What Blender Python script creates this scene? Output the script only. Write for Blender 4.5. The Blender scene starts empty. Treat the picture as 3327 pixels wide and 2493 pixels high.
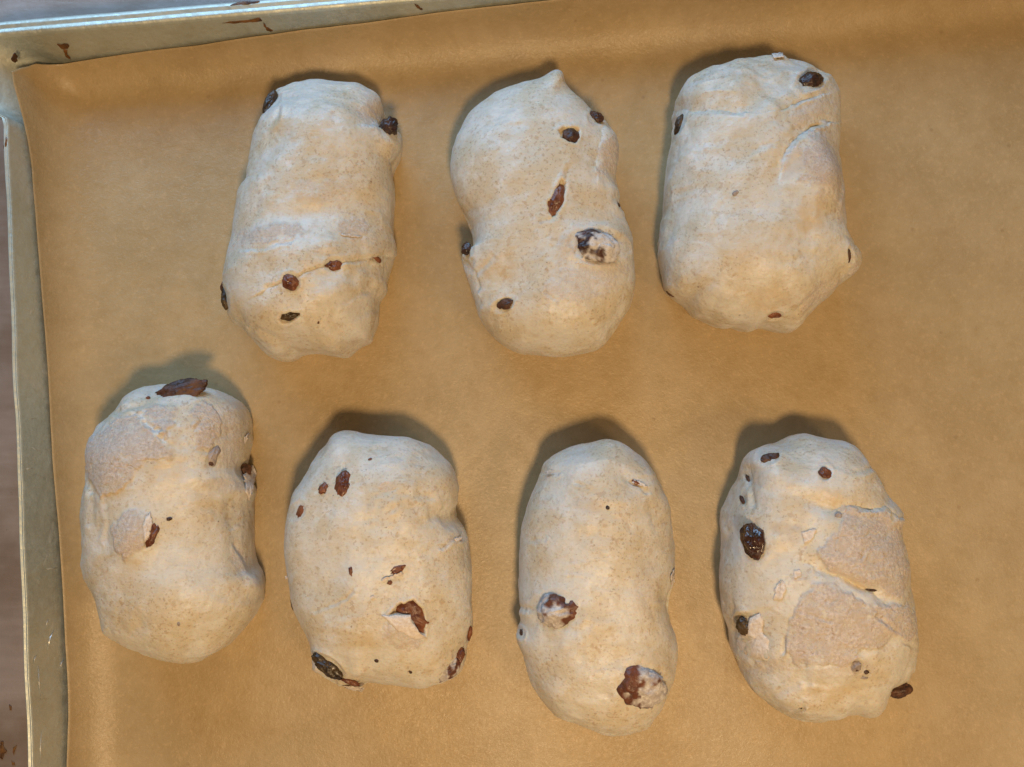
import bpy, math, random
import numpy as np

# ------------------------------------------------------------------ scene, camera, light
scene = bpy.context.scene
COL = scene.collection
W, HH = 3327, 2493                       # photograph size, used to convert traced points to metres
HFOV = math.radians(62.0)
TILT = math.radians(5.0)
FPX = W / 2 / math.tan(HFOV / 2)
DIST = FPX / 8.5 / 1000.0                # 8.5 photograph pixels per millimetre on the tray floor
CAM = np.array([0.0, -DIST * math.sin(TILT), DIST * math.cos(TILT)])

cd = bpy.data.cameras.new('camera')
cam = bpy.data.objects.new('camera', cd)
COL.objects.link(cam)
cam.location = CAM
cam.rotation_euler = (TILT, 0, 0)
cd.sensor_fit = 'HORIZONTAL'
cd.angle = HFOV
cd.clip_start = 0.01
cd.clip_end = 50
scene.camera = cam

world = bpy.data.worlds.new('World')
scene.world = world
world.use_nodes = True
wb = world.node_tree.nodes['Background']
wb.inputs['Color'].default_value = (1.0, 0.78, 0.58, 1)
wb.inputs['Strength'].default_value = 0.125

def area(name, loc, target, size, energy, color, shape='DISK', size_y=None):
    d = bpy.data.lights.new(name, 'AREA')
    d.shape = shape
    d.size = size
    if size_y:
        d.size_y = size_y
    d.energy = energy
    d.color = color
    o = bpy.data.objects.new(name, d)
    COL.objects.link(o)
    o.location = loc
    v = np.array(target, float) - np.array(loc, float)
    from mathutils import Vector
    o.rotation_euler = Vector(v).to_track_quat('-Z', 'Y').to_euler()
    return o

area('kitchen_lamp_main', (0.05, -0.26, 0.58), (0.03, -0.05, 0), 0.08, 2.65, (1.0, 0.70, 0.385))
area('kitchen_lamp_right', (0.40, -0.32, 0.55), (0.12, -0.10, 0), 0.12, 0.65, (1.0, 0.70, 0.40))
area('window_light', (-0.22, 0.60, 0.36), (-0.04, 0.10, 0.03), 0.7, 4.9, (0.36, 0.64, 1.0), 'RECTANGLE', 0.30)

scene.view_settings.view_transform = 'Standard'
scene.view_settings.look = 'None'
scene.view_settings.exposure = 0.0
scene.view_settings.gamma = 1.0
scene.view_settings.use_curve_mapping = False
scene.render.engine = 'CYCLES'

# ------------------------------------------------------------------ helpers
CT, ST = math.cos(TILT), math.sin(TILT)

def ray(px, py):
    x = (px - W / 2) / FPX
    y = -(py - HH / 2) / FPX
    return np.array([x, CT * y + ST, ST * y - CT])

def un(px, py, z):
    d = ray(px, py)
    return CAM + d * ((z - CAM[2]) / d[2])

def project(P):
    q = P - CAM
    yc = CT * q[:, 1] + ST * q[:, 2]
    zc = -ST * q[:, 1] + CT * q[:, 2]
    return np.stack([W / 2 + FPX * q[:, 0] / -zc, HH / 2 - FPX * yc / -zc], 1)

def hash3(i, j, k, seed):
    h = (i.astype(np.int64) * 374761393 + j.astype(np.int64) * 668265263
         + k.astype(np.int64) * 2147483647 + seed * 1274126177) & 0xffffffff
    h = ((h ^ (h >> 13)) * 1274126177) & 0xffffffff
    h = ((h ^ (h >> 16)) * 2246822519) & 0xffffffff
    h = h ^ (h >> 15)
    return (h & 0xffffff) / float(0xffffff) * 2 - 1

def noise(P, scale, seed=0):
    """value noise in [-1, 1]; scale = feature size in metres"""
    Q = P / scale
    I = np.floor(Q).astype(np.int64)
    F = Q - I
    F = F * F * F * (F * (F * 6 - 15) + 10)
    out = 0
    for dx in (0, 1):
        wx = F[:, 0] if dx else 1 - F[:, 0]
        for dy in (0, 1):
            wy = F[:, 1] if dy else 1 - F[:, 1]
            for dz in (0, 1):
                wz = F[:, 2] if dz else 1 - F[:, 2]
                out = out + wx * wy * wz * hash3(I[:, 0] + dx, I[:, 1] + dy, I[:, 2] + dz, seed)
    return out

def fbm(P, scale, seed=0, octaves=4, gain=0.5):
    a, s, t = 1.0, scale, 0
    for o in range(octaves):
        t = t + a * noise(P, s, seed + 17 * o)
        a *= gain
        s *= 0.49
    return t

def sstep(x, a, b):
    t = np.clip((x - a) / (b - a), 0, 1)
    return t * t * (3 - 2 * t)

def poly_dist(X, Y, pts, closed):
    """distance to polyline, and inside flag for closed ones"""
    pts = np.array(pts, float)
    n = len(pts)
    best = np.full(X.shape, 1e9)
    inside = np.zeros(X.shape, bool)
    side = np.zeros(X.shape)
    for a in range(n if closed else n - 1):
        p, q = pts[a], pts[(a + 1) % n]
        d = q - p
        t = np.clip(((X - p[0]) * d[0] + (Y - p[1]) * d[1]) / (d @ d + 1e-12), 0, 1)
        e = np.hypot(X - p[0] - t * d[0], Y - p[1] - t * d[1])
        m = e < best
        best = np.where(m, e, best)
        side = np.where(m, np.sign(d[0] * (Y - p[1]) - d[1] * (X - p[0])), side)
        if closed and p[1] != q[1]:
            c = ((p[1] > Y) != (q[1] > Y)) & (X < (q[0] - p[0]) * (Y - p[1]) / (q[1] - p[1]) + p[0])
            inside ^= c
    return (np.where(inside, best, -best) if closed else best), side

def make_mesh(name, verts, quads, mat, parent=None, smooth=True, attrs=None, tris=None):
    me = bpy.data.meshes.new(name)
    verts = np.asarray(verts, np.float32)
    loops, starts, totals = [], [], []
    c = 0
    for fs in (quads, tris):
        if fs is not None and len(fs):
            fs = np.asarray(fs, np.int32)
            k = fs.shape[1]
            loops.append(fs.ravel())
            starts.append(c + np.arange(len(fs)) * k)
            totals.append(np.full(len(fs), k))
            c += fs.size
    loops = np.concatenate(loops)
    starts = np.concatenate(starts)
    me.vertices.add(len(verts))
    me.vertices.foreach_set('co', verts.ravel())
    me.loops.add(len(loops))
    me.loops.foreach_set('vertex_index', loops)
    me.polygons.add(len(starts))
    me.polygons.foreach_set('loop_start', starts.astype(np.int32))
    me.polygons.foreach_set('use_smooth', np.full(len(starts), smooth))
    me.update(calc_edges=True)
    for an, av in (attrs or {}).items():
        at = me.attributes.new(an, 'FLOAT', 'POINT')
        at.data.foreach_set('value', np.asarray(av, np.float32))
    me.validate()
    ob = bpy.data.objects.new(name, me)
    COL.objects.link(ob)
    me.materials.append(mat)
    if parent:
        ob.parent = parent
    return ob

def grid_quads(nr, nc, wrap):
    r = np.arange(nr - 1)[:, None]
    c = np.arange(nc if wrap else nc - 1)[None, :]
    c2 = (c + 1) % nc
    return np.stack([r * nc + c, r * nc + c2, (r + 1) * nc + c2, (r + 1) * nc + c], -1).reshape(-1, 4)

def smooth_loop(A, sigma):
    n = len(A)
    k = int(sigma * 3) + 1
    w = np.exp(-0.5 * (np.arange(-k, k + 1) / sigma) ** 2)
    w /= w.sum()
    out = np.zeros_like(A)
    for j, ww in zip(range(-k, k + 1), w):
        out += ww * np.roll(A, j, axis=0)
    return out

def resample(pts, n, closed=True):
    pts = np.array(pts, float)
    if closed:
        pts = np.vstack([pts, pts[:1]])
    s = np.concatenate([[0], np.cumsum(np.linalg.norm(np.diff(pts, axis=0), axis=1))])
    t = np.linspace(0, s[-1], n, endpoint=not closed)
    return np.stack([np.interp(t, s, pts[:, j]) for j in range(pts.shape[1])], 1)

# ------------------------------------------------------------------ materials
class NT:
    def __init__(self, name):
        self.m = bpy.data.materials.new(name)
        self.m.use_nodes = True
        self.t = self.m.node_tree
        self.b = self.t.nodes['Principled BSDF']
        self.co = self.n('ShaderNodeTexCoord').outputs['Object']
    def n(self, typ, **kw):
        nd = self.t.nodes.new(typ)
        for k, v in kw.items():
            setattr(nd, k, v)
        return nd
    def l(self, a, b):
        self.t.links.new(a, b)
    def put(self, sock, v):
        if hasattr(v, 'is_linked') or hasattr(v, 'links'):
            self.l(v, sock)
        else:
            sock.default_value = v
    def noise(self, scale, detail=4, rough=0.55, vec=None, distort=0.0):
        nd = self.n('ShaderNodeTexNoise')
        nd.inputs['Scale'].default_value = scale
        nd.inputs['Detail'].default_value = detail
        nd.inputs['Roughness'].default_value = rough
        nd.inputs['Distortion'].default_value = distort
        self.l(vec or self.co, nd.inputs['Vector'])
        return nd.outputs['Fac']
    def voronoi(self, scale, vec=None, rnd=1.0):
        nd = self.n('ShaderNodeTexVoronoi')
        nd.inputs['Scale'].default_value = scale
        nd.inputs['Randomness'].default_value = rnd
        self.l(vec or self.co, nd.inputs['Vector'])
        return nd.outputs['Distance'], nd.outputs['Color']
    def ramp(self, fac, a, b, va=0.0, vb=1.0):
        nd = self.n('ShaderNodeMapRange')
        nd.interpolation_type = 'SMOOTHSTEP'
        nd.inputs['From Min'].default_value = a
        nd.inputs['From Max'].default_value = b
        nd.inputs['To Min'].default_value = va
        nd.inputs['To Max'].default_value = vb
        self.l(fac, nd.inputs['Value'])
        return nd.outputs['Result']
    def math(self, op, a, b=None):
        nd = self.n('ShaderNodeMath', operation=op)
        self.put(nd.inputs[0], a)
        if b is not None:
            self.put(nd.inputs[1], b)
        return nd.outputs[0]
    def mix(self, fac, a, b):
        nd = self.n('ShaderNodeMix', data_type='RGBA')
        self.put(nd.inputs['Factor'], fac)
        self.put(nd.inputs['A'], a)
        self.put(nd.inputs['B'], b)
        return nd.outputs['Result']
    def scaled(self, sx, sy, sz, rot=(0, 0, 0)):
        nd = self.n('ShaderNodeMapping')
        nd.inputs['Scale'].default_value = (sx, sy, sz)
        nd.inputs['Rotation'].default_value = rot
        self.l(self.co, nd.inputs['Vector'])
        return nd.outputs['Vector']
    def attr(self, name):
        nd = self.n('ShaderNodeAttribute')
        nd.attribute_name = name
        return nd.outputs['Fac']
    def bump(self, height, dist, strength=1.0, normal=None):
        nd = self.n('ShaderNodeBump')
        nd.inputs['Distance'].default_value = dist
        nd.inputs['Strength'].default_value = strength
        self.l(height, nd.inputs['Height'])
        if normal:
            self.l(normal, nd.inputs['Normal'])
        return nd.outputs['Normal']
    def set(self, **kw):
        for k, v in kw.items():
            self.put(self.b.inputs[k.replace('_', ' ')], v)
        return self.m

def rgb(r, g, b):
    return (r, g, b, 1.0)

def dough_material():
    t = NT('dough')
    # each roll gets its own pattern
    oi = t.n('ShaderNodeObjectInfo')
    vm = t.n('ShaderNodeVectorMath', operation='MULTIPLY_ADD')
    t.l(oi.outputs['Random'], vm.inputs[0])
    vm.inputs[1].default_value = (3, 5, 7)
    t.l(t.co, vm.inputs[2])
    t.co = vm.outputs[0]
    mott = t.noise(75, 5, 0.6, distort=0.4)
    mott2 = t.noise(230, 4, 0.6)
    col = t.mix(t.ramp(mott, 0.39, 0.62), rgb(0.675, 0.635, 0.555), rgb(0.61, 0.525, 0.385))
    col = t.mix(t.ramp(mott2, 0.50, 0.78, 0, 0.45), col, rgb(0.52, 0.43, 0.31))
    col = t.mix(t.ramp(mott2, 0.44, 0.26, 0, 0.55), col, rgb(0.76, 0.735, 0.685))
    # stretch marks and bran flecks
    sv = t.n('ShaderNodeMapping')
    sv.inputs['Scale'].default_value = (0.35, 1.7, 1.0)
    sv.inputs['Rotation'].default_value = (0, 0, 0.25)
    t.l(t.co, sv.inputs['Vector'])
    streak = t.noise(330, 4, 0.65, sv.outputs['Vector'], 0.8)
    col = t.mix(t.ramp(streak, 0.54, 0.74, 0, 0.26), col, rgb(0.80, 0.75, 0.685))
    col = t.mix(t.ramp(streak, 0.44, 0.26, 0, 0.18), col, rgb(0.54, 0.44, 0.32))
    zone = t.ramp(t.noise(75, 4), 0.36, 0.62, 0.30, 1.0)
    for sc, a, b, cc, op in ((620, 0.605, 0.69, rgb(0.42, 0.29, 0.165), 0.50),
                             (1150, 0.605, 0.69, rgb(0.36, 0.245, 0.14), 0.52),
                             (330, 0.65, 0.72, rgb(0.47, 0.33, 0.19), 0.55),
                             (900, 0.72, 0.765, rgb(0.13, 0.08, 0.045), 0.6)):
        f = t.ramp(t.noise(sc, 1.5, 0.5), a, b)
        col = t.mix(t.math('MULTIPLY', t.math('MULTIPLY', f, zone), op), col, cc)
    fl = t.attr('flour')
    grain = t.noise(900, 4, 0.7)
    fcol = t.mix(t.ramp(grain, 0.35, 0.68), rgb(0.50, 0.41, 0.335), rgb(0.70, 0.62, 0.55))
    fcol = t.mix(t.ramp(t.noise(170, 5, 0.65), 0.45, 0.62, 0, 0.7), fcol, rgb(0.57, 0.47, 0.375))
    fcol = t.mix(t.ramp(t.noise(600, 2), 0.64, 0.70, 0, 0.6), fcol, rgb(0.40, 0.27, 0.16))
    fl = t.math('MULTIPLY', fl, t.ramp(t.noise(260, 5, 0.7), 0.34, 0.52, 0.25, 1.0))
    col = t.mix(fl, col, fcol)
    # greyish tint, over hidden raisins and on the floury lump
    col = t.mix(t.attr('film'), col, rgb(0.36, 0.30, 0.275))
    # exposed moist yellow dough inside folds
    col = t.mix(t.math('MULTIPLY', t.attr('moist'), t.ramp(mott2, 0.3, 0.6, 0.5, 1.0)), col, rgb(0.60, 0.44, 0.235))
    h1 = t.noise(420, 5, 0.6)
    nrm = t.bump(h1, 0.0008, 0.42)
    nrm = t.bump(streak, 0.0008, 0.25, nrm)
    nrm = t.bump(t.math('MULTIPLY', grain, t.math('ADD', t.math('MULTIPLY', fl, 1.0), 0.12)), 0.0009, 0.6, nrm)
    rough = t.math('ADD', t.ramp(mott, 0.35, 0.7, 0.38, 0.54), t.math('MULTIPLY', fl, 0.3))
    t.set(Base_Color=col, Roughness=rough, Normal=nrm)
    t.b.inputs['Subsurface Weight'].default_value = 0.38
    t.b.inputs['Subsurface Radius'].default_value = (1.0, 0.55, 0.28)
    t.b.inputs['Subsurface Scale'].default_value = 0.0026
    t.b.inputs['Specular IOR Level'].default_value = 0.45
    return t.m

def raisin_material(name, dark, light, rough, dust=0.0, dustcol=(0.62, 0.58, 0.55), coat=0.0):
    t = NT(name)
    n1 = t.noise(260, 4, 0.6)
    col = t.mix(t.ramp(n1, 0.35, 0.7), rgb(*dark), rgb(*light))
    if dust:
        m = t.math('MULTIPLY', t.attr('dust'), t.ramp(t.noise(900, 4, 0.7), 0.30, 0.55, 0.72, 1.0))
        dc = t.mix(t.ramp(t.noise(520, 4, 0.65), 0.40, 0.66), rgb(*dustcol), rgb(0.66, 0.62, 0.58))
        col = t.mix(m, col, dc)
        r = t.math('ADD', t.math('MULTIPLY', m, 0.5), rough)
    else:
        r = t.ramp(n1, 0.3, 0.7, rough - 0.08, rough + 0.15)
    t.set(Base_Color=col, Roughness=r, Normal=t.bump(t.noise(700, 3), 0.0008, 0.6))
    t.b.inputs['Coat Weight'].default_value = coat
    t.b.inputs['Coat Roughness'].default_value = 0.15
    return t.m

def paper_material():
    t = NT('parchment_paper')
    big = t.noise(28, 4, 0.6)
    mid = t.noise(150, 5, 0.6)
    fib = t.noise(520, 4, 0.7)
    col = t.mix(t.ramp(big, 0.3, 0.7), rgb(0.40, 0.284, 0.142), rgb(0.465, 0.338, 0.178))
    col = t.mix(t.ramp(mid, 0.42, 0.70, 0, 0.32), col, rgb(0.345, 0.232, 0.098))
    col = t.mix(t.ramp(fib, 0.50, 0.74, 0, 0.45), col, rgb(0.58, 0.40, 0.21))
    col = t.mix(t.ramp(fib, 0.40, 0.24, 0, 0.35), col, rgb(0.33, 0.19, 0.075))
    d, c = t.voronoi(150)
    sep = t.n('ShaderNodeSeparateColor')
    t.l(c, sep.inputs[0])
    col = t.mix(t.math('MULTIPLY', t.ramp(d, 0.16, 0.06), t.ramp(sep.outputs[1], 0.86, 0.92, 0, 0.28)), col, rgb(0.20, 0.11, 0.045))
    rough = t.ramp(t.noise(900, 3, 0.7), 0.35, 0.7, 0.28, 0.46)
    nrm = t.bump(t.noise(800, 4, 0.7), 0.0006, 0.42, t.bump(t.noise(120, 3), 0.0014, 0.20))
    t.set(Base_Color=col, Roughness=rough, Normal=nrm)
    t.b.inputs['Specular IOR Level'].default_value = 0.42
    return t.m

def metal_material():
    t = NT('worn_aluminium')
    big = t.noise(38, 5, 0.65)
    fine = t.noise(420, 4, 0.6)
    col = t.mix(t.ramp(big, 0.35, 0.7), rgb(0.61, 0.635, 0.56), rgb(0.53, 0.55, 0.47))
    film = t.noise(22, 6, 0.62, distort=0.6)
    fm = t.ramp(film, 0.54, 0.72)
    col = t.mix(t.math('MULTIPLY', fm, 0.35), col, rgb(0.36, 0.24, 0.12))
    scr = t.noise(60, 2, 0.5, t.scaled(26, 1.2, 3, (0, 0, 0.35)))
    sm = t.ramp(scr, 0.70, 0.735)
    rough = t.math('ADD', t.ramp(fine, 0.3, 0.7, 0.48, 0.64), t.math('MULTIPLY', fm, 0.18))
    t.set(Base_Color=t.mix(t.math('MULTIPLY', sm, 0.5), col, rgb(0.85, 0.84, 0.80)), Roughness=rough, Metallic=t.math('SUBTRACT', 0.74, t.math('MULTIPLY', fm, 0.3)),
          Normal=t.bump(fine, 0.0005, 0.35, t.bump(t.noise(60, 4), 0.003, 0.3)))
    return t.m

def counter_material():
    t = NT('worn_countertop')
    big = t.noise(16, 5, 0.6)
    col = t.mix(t.ramp(big, 0.35, 0.68), rgb(0.36, 0.29, 0.25), rgb(0.22, 0.155, 0.11))
    st = t.noise(120, 3, 0.6, t.scaled(0.25, 3.2, 1))
    col = t.mix(t.ramp(st, 0.58, 0.78, 0, 0.10), col, rgb(0.44, 0.37, 0.32))
    sp = t.noise(300, 4, 0.7)
    col = t.mix(t.ramp(sp, 0.70, 0.76, 0, 0.6), col, rgb(0.10, 0.055, 0.025))
    t.set(Base_Color=col, Roughness=t.ramp(st, 0.3, 0.7, 0.35, 0.55), Normal=t.bump(sp, 0.0004, 0.3))
    t.b.inputs['Metallic'].default_value = 0.25
    return t.m

def stain_material():
    t = NT('baked_on_grease')
    n1 = t.noise(260, 4)
    t.set(Base_Color=t.mix(t.ramp(n1, 0.35, 0.65), rgb(0.055, 0.022, 0.006), rgb(0.20, 0.085, 0.02)), Roughness=0.42,
          Normal=t.bump(n1, 0.001, 0.5))
    return t.m

M_DOUGH = dough_material()
M_RAISIN = {
    'dark': raisin_material('raisin_dark', (0.014, 0.006, 0.004), (0.06, 0.022, 0.010), 0.36, coat=0.25),
    'red': raisin_material('raisin_red', (0.10, 0.026, 0.009), (0.23, 0.075, 0.024), 0.40, coat=0.2),
    'brown': raisin_material('raisin_brown', (0.045, 0.016, 0.007), (0.13, 0.052, 0.020), 0.48),
    'olive': raisin_material('raisin_olive', (0.024, 0.013, 0.004), (0.085, 0.046, 0.012), 0.40, coat=0.15),
    'glossy': raisin_material('raisin_glossy', (0.020, 0.006, 0.003), (0.07, 0.022, 0.008), 0.16, coat=0.8),
    'floured': raisin_material('raisin_floured', (0.030, 0.010, 0.006), (0.09, 0.030, 0.014), 0.42, 0.42),
    'filmed': raisin_material('raisin_filmed', (0.16, 0.05, 0.022), (0.09, 0.03, 0.014), 0.42, 0.60, (0.44, 0.39, 0.36)),
    'grey': raisin_material('raisin_under_skin', (0.27, 0.215, 0.19), (0.42, 0.35, 0.31), 0.55),
}
M_PAPER = paper_material()
M_METAL = metal_material()
M_COUNTER = counter_material()
M_STAIN = stain_material()
def flake_material():
    t = NT('floury_skin')
    g = t.noise(700, 4, 0.7)
    t.set(Base_Color=t.mix(t.ramp(g, 0.35, 0.68), rgb(0.64, 0.53, 0.43), rgb(0.80, 0.725, 0.645)), Roughness=0.85, Normal=t.bump(g, 0.0008, 0.6))
    return t.m
M_FLAKE = flake_material()

# ------------------------------------------------------------------ sheet pan geometry (pan-local a = along the far side, b = towards the near side)
PA = math.radians(5.08)
E1 = np.array([math.cos(PA), math.sin(PA)])
E2 = np.array([math.sin(PA), -math.cos(PA)])
WALL = math.atan2(24.0, 5.2)             # wall angle
RIMZ = 0.024
_ci = un(450, 235, 0)[:2]                # a point of the far floor crease
_li = un(41, 500, RIMZ)[:2]              # a point of the left inner rim
A0 = float(_li @ E1) + 0.0052
B0 = float(_ci @ E2)
PW, PH = 0.432, 0.306                    # floor, crease to crease
RC = 0.006

def to_local(P):
    return np.stack([P @ E1 - A0, P @ E2 - B0], -1)

def to_world(a, b):
    return np.stack([(a + A0) * E1[0] + (b + B0) * E2[0], (a + A0) * E1[1] + (b + B0) * E2[1]], -1)

def rr(a, b, rc=RC):
    """rounded-rectangle signed distance, nearest boundary point and outward normal"""
    ca, cb = PW / 2, PH / 2
    qa, qb = np.abs(a - ca) - (ca - rc), np.abs(b - cb) - (cb - rc)
    sa, sb = np.where(a >= ca, 1.0, -1.0), np.where(b >= cb, 1.0, -1.0)
    ma, mb = np.maximum(qa, 0), np.maximum(qb, 0)
    ln = np.hypot(ma, mb)
    d = ln + np.minimum(np.maximum(qa, qb), 0) - rc
    na = np.where(ln > 1e-9, ma / np.maximum(ln, 1e-9), (qa > qb) * 1.0)
    nb = np.where(ln > 1e-9, mb / np.maximum(ln, 1e-9), (qa <= qb) * 1.0)
    return d, sa * na, sb * nb

def profile(o, rf):
    """arc length past the start of the fillet -> outward offset from crease, height"""
    e = rf * math.tan(WALL / 2)
    th = np.clip(o / rf, 0, WALL)
    ex = np.maximum(o - rf * WALL, 0)
    x = -e + rf * np.sin(th) + ex * math.cos(WALL) + np.minimum(o, 0)
    z = rf * (1 - np.cos(th)) + ex * math.sin(WALL)
    return x, z

def inv_profile(x, rf):
    o = np.linspace(-0.02, 0.05, 3000)
    return np.interp(x, profile(o, rf)[0], o)

PAN_RF = 0.005
def pan_hit(px, py):
    """where the ray of a photograph point meets the pan's inside; returns world point, local a, b, and flat arc length"""
    zs = np.linspace(-0.0005, RIMZ, 600)
    d = ray(px, py)
    P = CAM[None, :] + d[None, :] * ((zs - CAM[2]) / d[2])[:, None]
    L = to_local(P[:, :2])
    sd, na, nb = rr(L[:, 0], L[:, 1])
    o = inv_profile(sd, PAN_RF)
    h = profile(o, PAN_RF)[1]
    k = np.argmax(zs >= h) if np.any(zs >= h) else len(zs) - 1
    return P[k], L[k], sd[k], o[k], np.array([na[k], nb[k]])

def bulge(a, b, z):
    """the bent corner: the rim is pushed outwards round the far left corner"""
    w = sstep(-b, -0.027, -0.017) * sstep(-a, -0.03, 0.0) * np.clip(z / RIMZ, 0, 1.1) ** 1.5
    return -0.0125 * w

# ------------------------------------------------------------------ countertop
def build_counter():
    n = 60
    g = np.linspace(-0.7, 0.7, n)
    X, Y = np.meshgrid(g, g)
    V = np.stack([X.ravel(), Y.ravel(), np.full(n * n, -0.0025)], 1)
    o = make_mesh('countertop', V, grid_quads(n, n, False), M_COUNTER)
    o['kind'] = 'structure'
    o['label'] = 'worn brownish grey countertop under the sheet pan'
    return o
counter = build_counter()

# ------------------------------------------------------------------ sheet pan
pan = bpy.data.objects.new('sheet_pan', None)
COL.objects.link(pan)
pan['label'] = 'worn aluminium sheet pan with stained rim under the parchment'
pan['category'] = 'sheet pan'

def rr_loop(off, n_side=90, n_c=40):
    """points of the rounded rectangle grown by off, with outward normals"""
    pts, nor = [], []
    cs = [(RC, RC, math.pi), (PW - RC, RC, 1.5 * math.pi), (PW - RC, PH - RC, 0), (RC, PH - RC, 0.5 * math.pi)]
    for i, (ca, cb, t0) in enumerate(cs):
        for k in range(n_c + 1):
            t = t0 + k / n_c * math.pi / 2
            nor.append((math.cos(t), math.sin(t)))
            pts.append((ca, cb))
        ca2, cb2, _ = cs[(i + 1) % 4]
        nn = nor[-1]
        for k in range(1, n_side):
            f = k / n_side
            pts.append((ca + (ca2 - ca) * f, cb + (cb2 - cb) * f))
            nor.append(nn)
    pts, nor = np.array(pts), np.array(nor)
    return pts + nor * (RC + off), nor

def sweep(name, prof, mat, parent, left_scale=1.0):
    rows = []
    for (x, z) in prof:
        L, nor = rr_loop(0.0)
        # the left rim is squeezed flat
        ls = np.where(nor[:, 0] < -0.2, 1 - (1 - left_scale) * sstep(-nor[:, 0], 0.2, 0.95), 1.0)
        xx = x if x < 0.0052 else 0.0052 + (x - 0.0052) * ls
        Q = L + nor * (np.asarray(xx)[..., None] if np.ndim(xx) else xx)
        a = Q[:, 0] + bulge(Q[:, 0], Q[:, 1], z)
        Wd = to_world(a, Q[:, 1])
        dent = 0.00025 * noise(np.stack([Wd[:, 0], Wd[:, 1], Wd[:, 0] * 0], 1), 0.02, 5) * (z > 0.003)
        rows.append(np.concatenate([Wd + dent[:, None] * nor, np.full((len(Wd), 1), z) + dent[:, None]], 1))
    V = np.concatenate(rows)
    nc = len(rows[0])
    return make_mesh(name, V, grid_quads(len(rows), nc, True), mat, parent)

o_top = PAN_RF * WALL + (RIMZ - PAN_RF * (1 - math.cos(WALL))) / math.sin(WALL)
os_ = np.concatenate([np.linspace(0, PAN_RF * WALL, 14), np.linspace(PAN_RF * WALL, o_top, 12)[1:]])
px_, pz_ = profile(os_, PAN_RF)
sweep('wall', list(zip(px_, pz_)), M_METAL, pan)
x0 = 0.0052
rim = [(x0, RIMZ), (x0 + .0004, RIMZ + .0009), (x0 + .0012, RIMZ + .0015), (x0 + .0022, RIMZ + .0014), (x0 + .0027, RIMZ + .0011), (x0 + .0032, RIMZ + .0013),
       (x0 + .0042, RIMZ + .0016), (x0 + .0052, RIMZ + .0012), (x0 + .0061, RIMZ + .0003), (x0 + .0066, RIMZ - .0010), (x0 + .0066, RIMZ - .0024),
       (x0 + .0058, RIMZ - .0036), (x0 + .0042, RIMZ - .0042)]
rp = resample(rim, 40, closed=False)
sweep('rim', [tuple(p) for p in rp], M_METAL, pan, 0.42)
fl_prof = [(-PAN_RF * math.tan(WALL / 2) - d, 0.0) for d in (0.0, 0.006, 0.010)]
def pan_floor():
    L, nor = rr_loop(-PAN_RF * math.tan(WALL / 2))
    Wd = to_world(L[:, 0], L[:, 1])
    V = np.concatenate([np.concatenate([Wd, np.zeros((len(Wd), 1))], 1), [[*to_world(PW / 2, PH / 2), 0.0]]])
    n = len(Wd)
    i = np.arange(n)
    make_mesh('floor', V, None, M_METAL, pan, tris=np.stack([np.full(n, n), (i + 1) % n, i], 1))
pan_floor()

def patch_on_pan(name, pts, mat, parent, on='pan', thick=0.00025, seed=1, z=None):
    """thin raised blob whose outline is a polygon lying on the pan wall, rim or counter"""
    P = resample(pts, 48)
    rng = np.random.RandomState(seed)
    P = P + smooth_loop(rng.randn(48, 2), 1.2) * 1.6
    c = P.mean(0)
    rings = [1.0, 0.96, 0.75, 0.4, 0.0]
    hs = [0, 0.7, 1.0, 1.0, 1.0]
    V = []
    for s, h in zip(rings, hs):
        for p in P:
            q = c + (p - c) * s
            if z is not None:
                w = un(q[0], q[1], z)
                nn = np.array([0, 0, 1.0])
            else:
                w, L, sd, o, n2 = pan_hit(*q)
                th = min(max(o / PAN_RF, 0), WALL)
                out = n2[0] * E1 + n2[1] * E2
                nn = np.array([-out[0] * math.sin(th), -out[1] * math.sin(th), math.cos(th)])
            V.append(w + nn * (thick * h + 0.00002))
    return make_mesh(name, np.array(V), grid_quads(len(rings), 48, True), mat, parent)

def sc(pts, ox, oy, k):
    return [(ox + x * k, oy + y * k) for x, y in pts]

k5 = 1 / 5.53
patch_on_pan('grease_stain', sc([(225, 985), (255, 950), (295, 980), (325, 1020), (300, 1050), (318, 1100), (270, 1125), (215, 1110), (190, 1060)], 0, 0, k5), M_STAIN, pan, seed=1)
patch_on_pan('grease_stain', sc([(1030, 790), (1090, 800), (1215, 778), (1250, 820), (1225, 870), (1150, 890), (1080, 860)], 0, 0, k5), M_STAIN, pan, seed=2)
patch_on_pan('grease_stain', sc([(1140, 890), (1210, 890), (1212, 985), (1275, 1040), (1270, 1080), (1175, 1005)], 0, 0, k5), M_STAIN, pan, seed=3)
k6 = 0.4521
patch_on_pan('grease_stain', sc([(985, 43), (1050, 14), (1130, 12), (1205, 4), (1200, 22), (1120, 34), (1050, 38)], 300, 0, k6), M_STAIN, pan, seed=4, z=RIMZ + 0.0016)
patch_on_pan('grease_stain', sc([(930, 166), (1000, 152), (1160, 140), (1200, 118), (1225, 150), (1160, 156), (1010, 168)], 300, 0, k6), M_STAIN, pan, seed=5)
patch_on_pan('grease_stain', sc([(1225, 155), (1250, 190), (1295, 215), (1300, 226), (1255, 222), (1230, 180)], 300, 0, k6), M_STAIN, pan, seed=6)
patch_on_pan('grease_stain', sc([(322, 28), (350, 40), (385, 66), (375, 72), (340, 56)], 1200, 0, k6), M_STAIN, pan, seed=7)
k7 = 0.4525
patch_on_pan('grease_stain', sc([(45, 430), (60, 440), (52, 470), (45, 500), (28, 520), (25, 495), (38, 470)], 0, 250, k7), M_STAIN, pan, seed=8, z=RIMZ + 0.0014)
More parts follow.
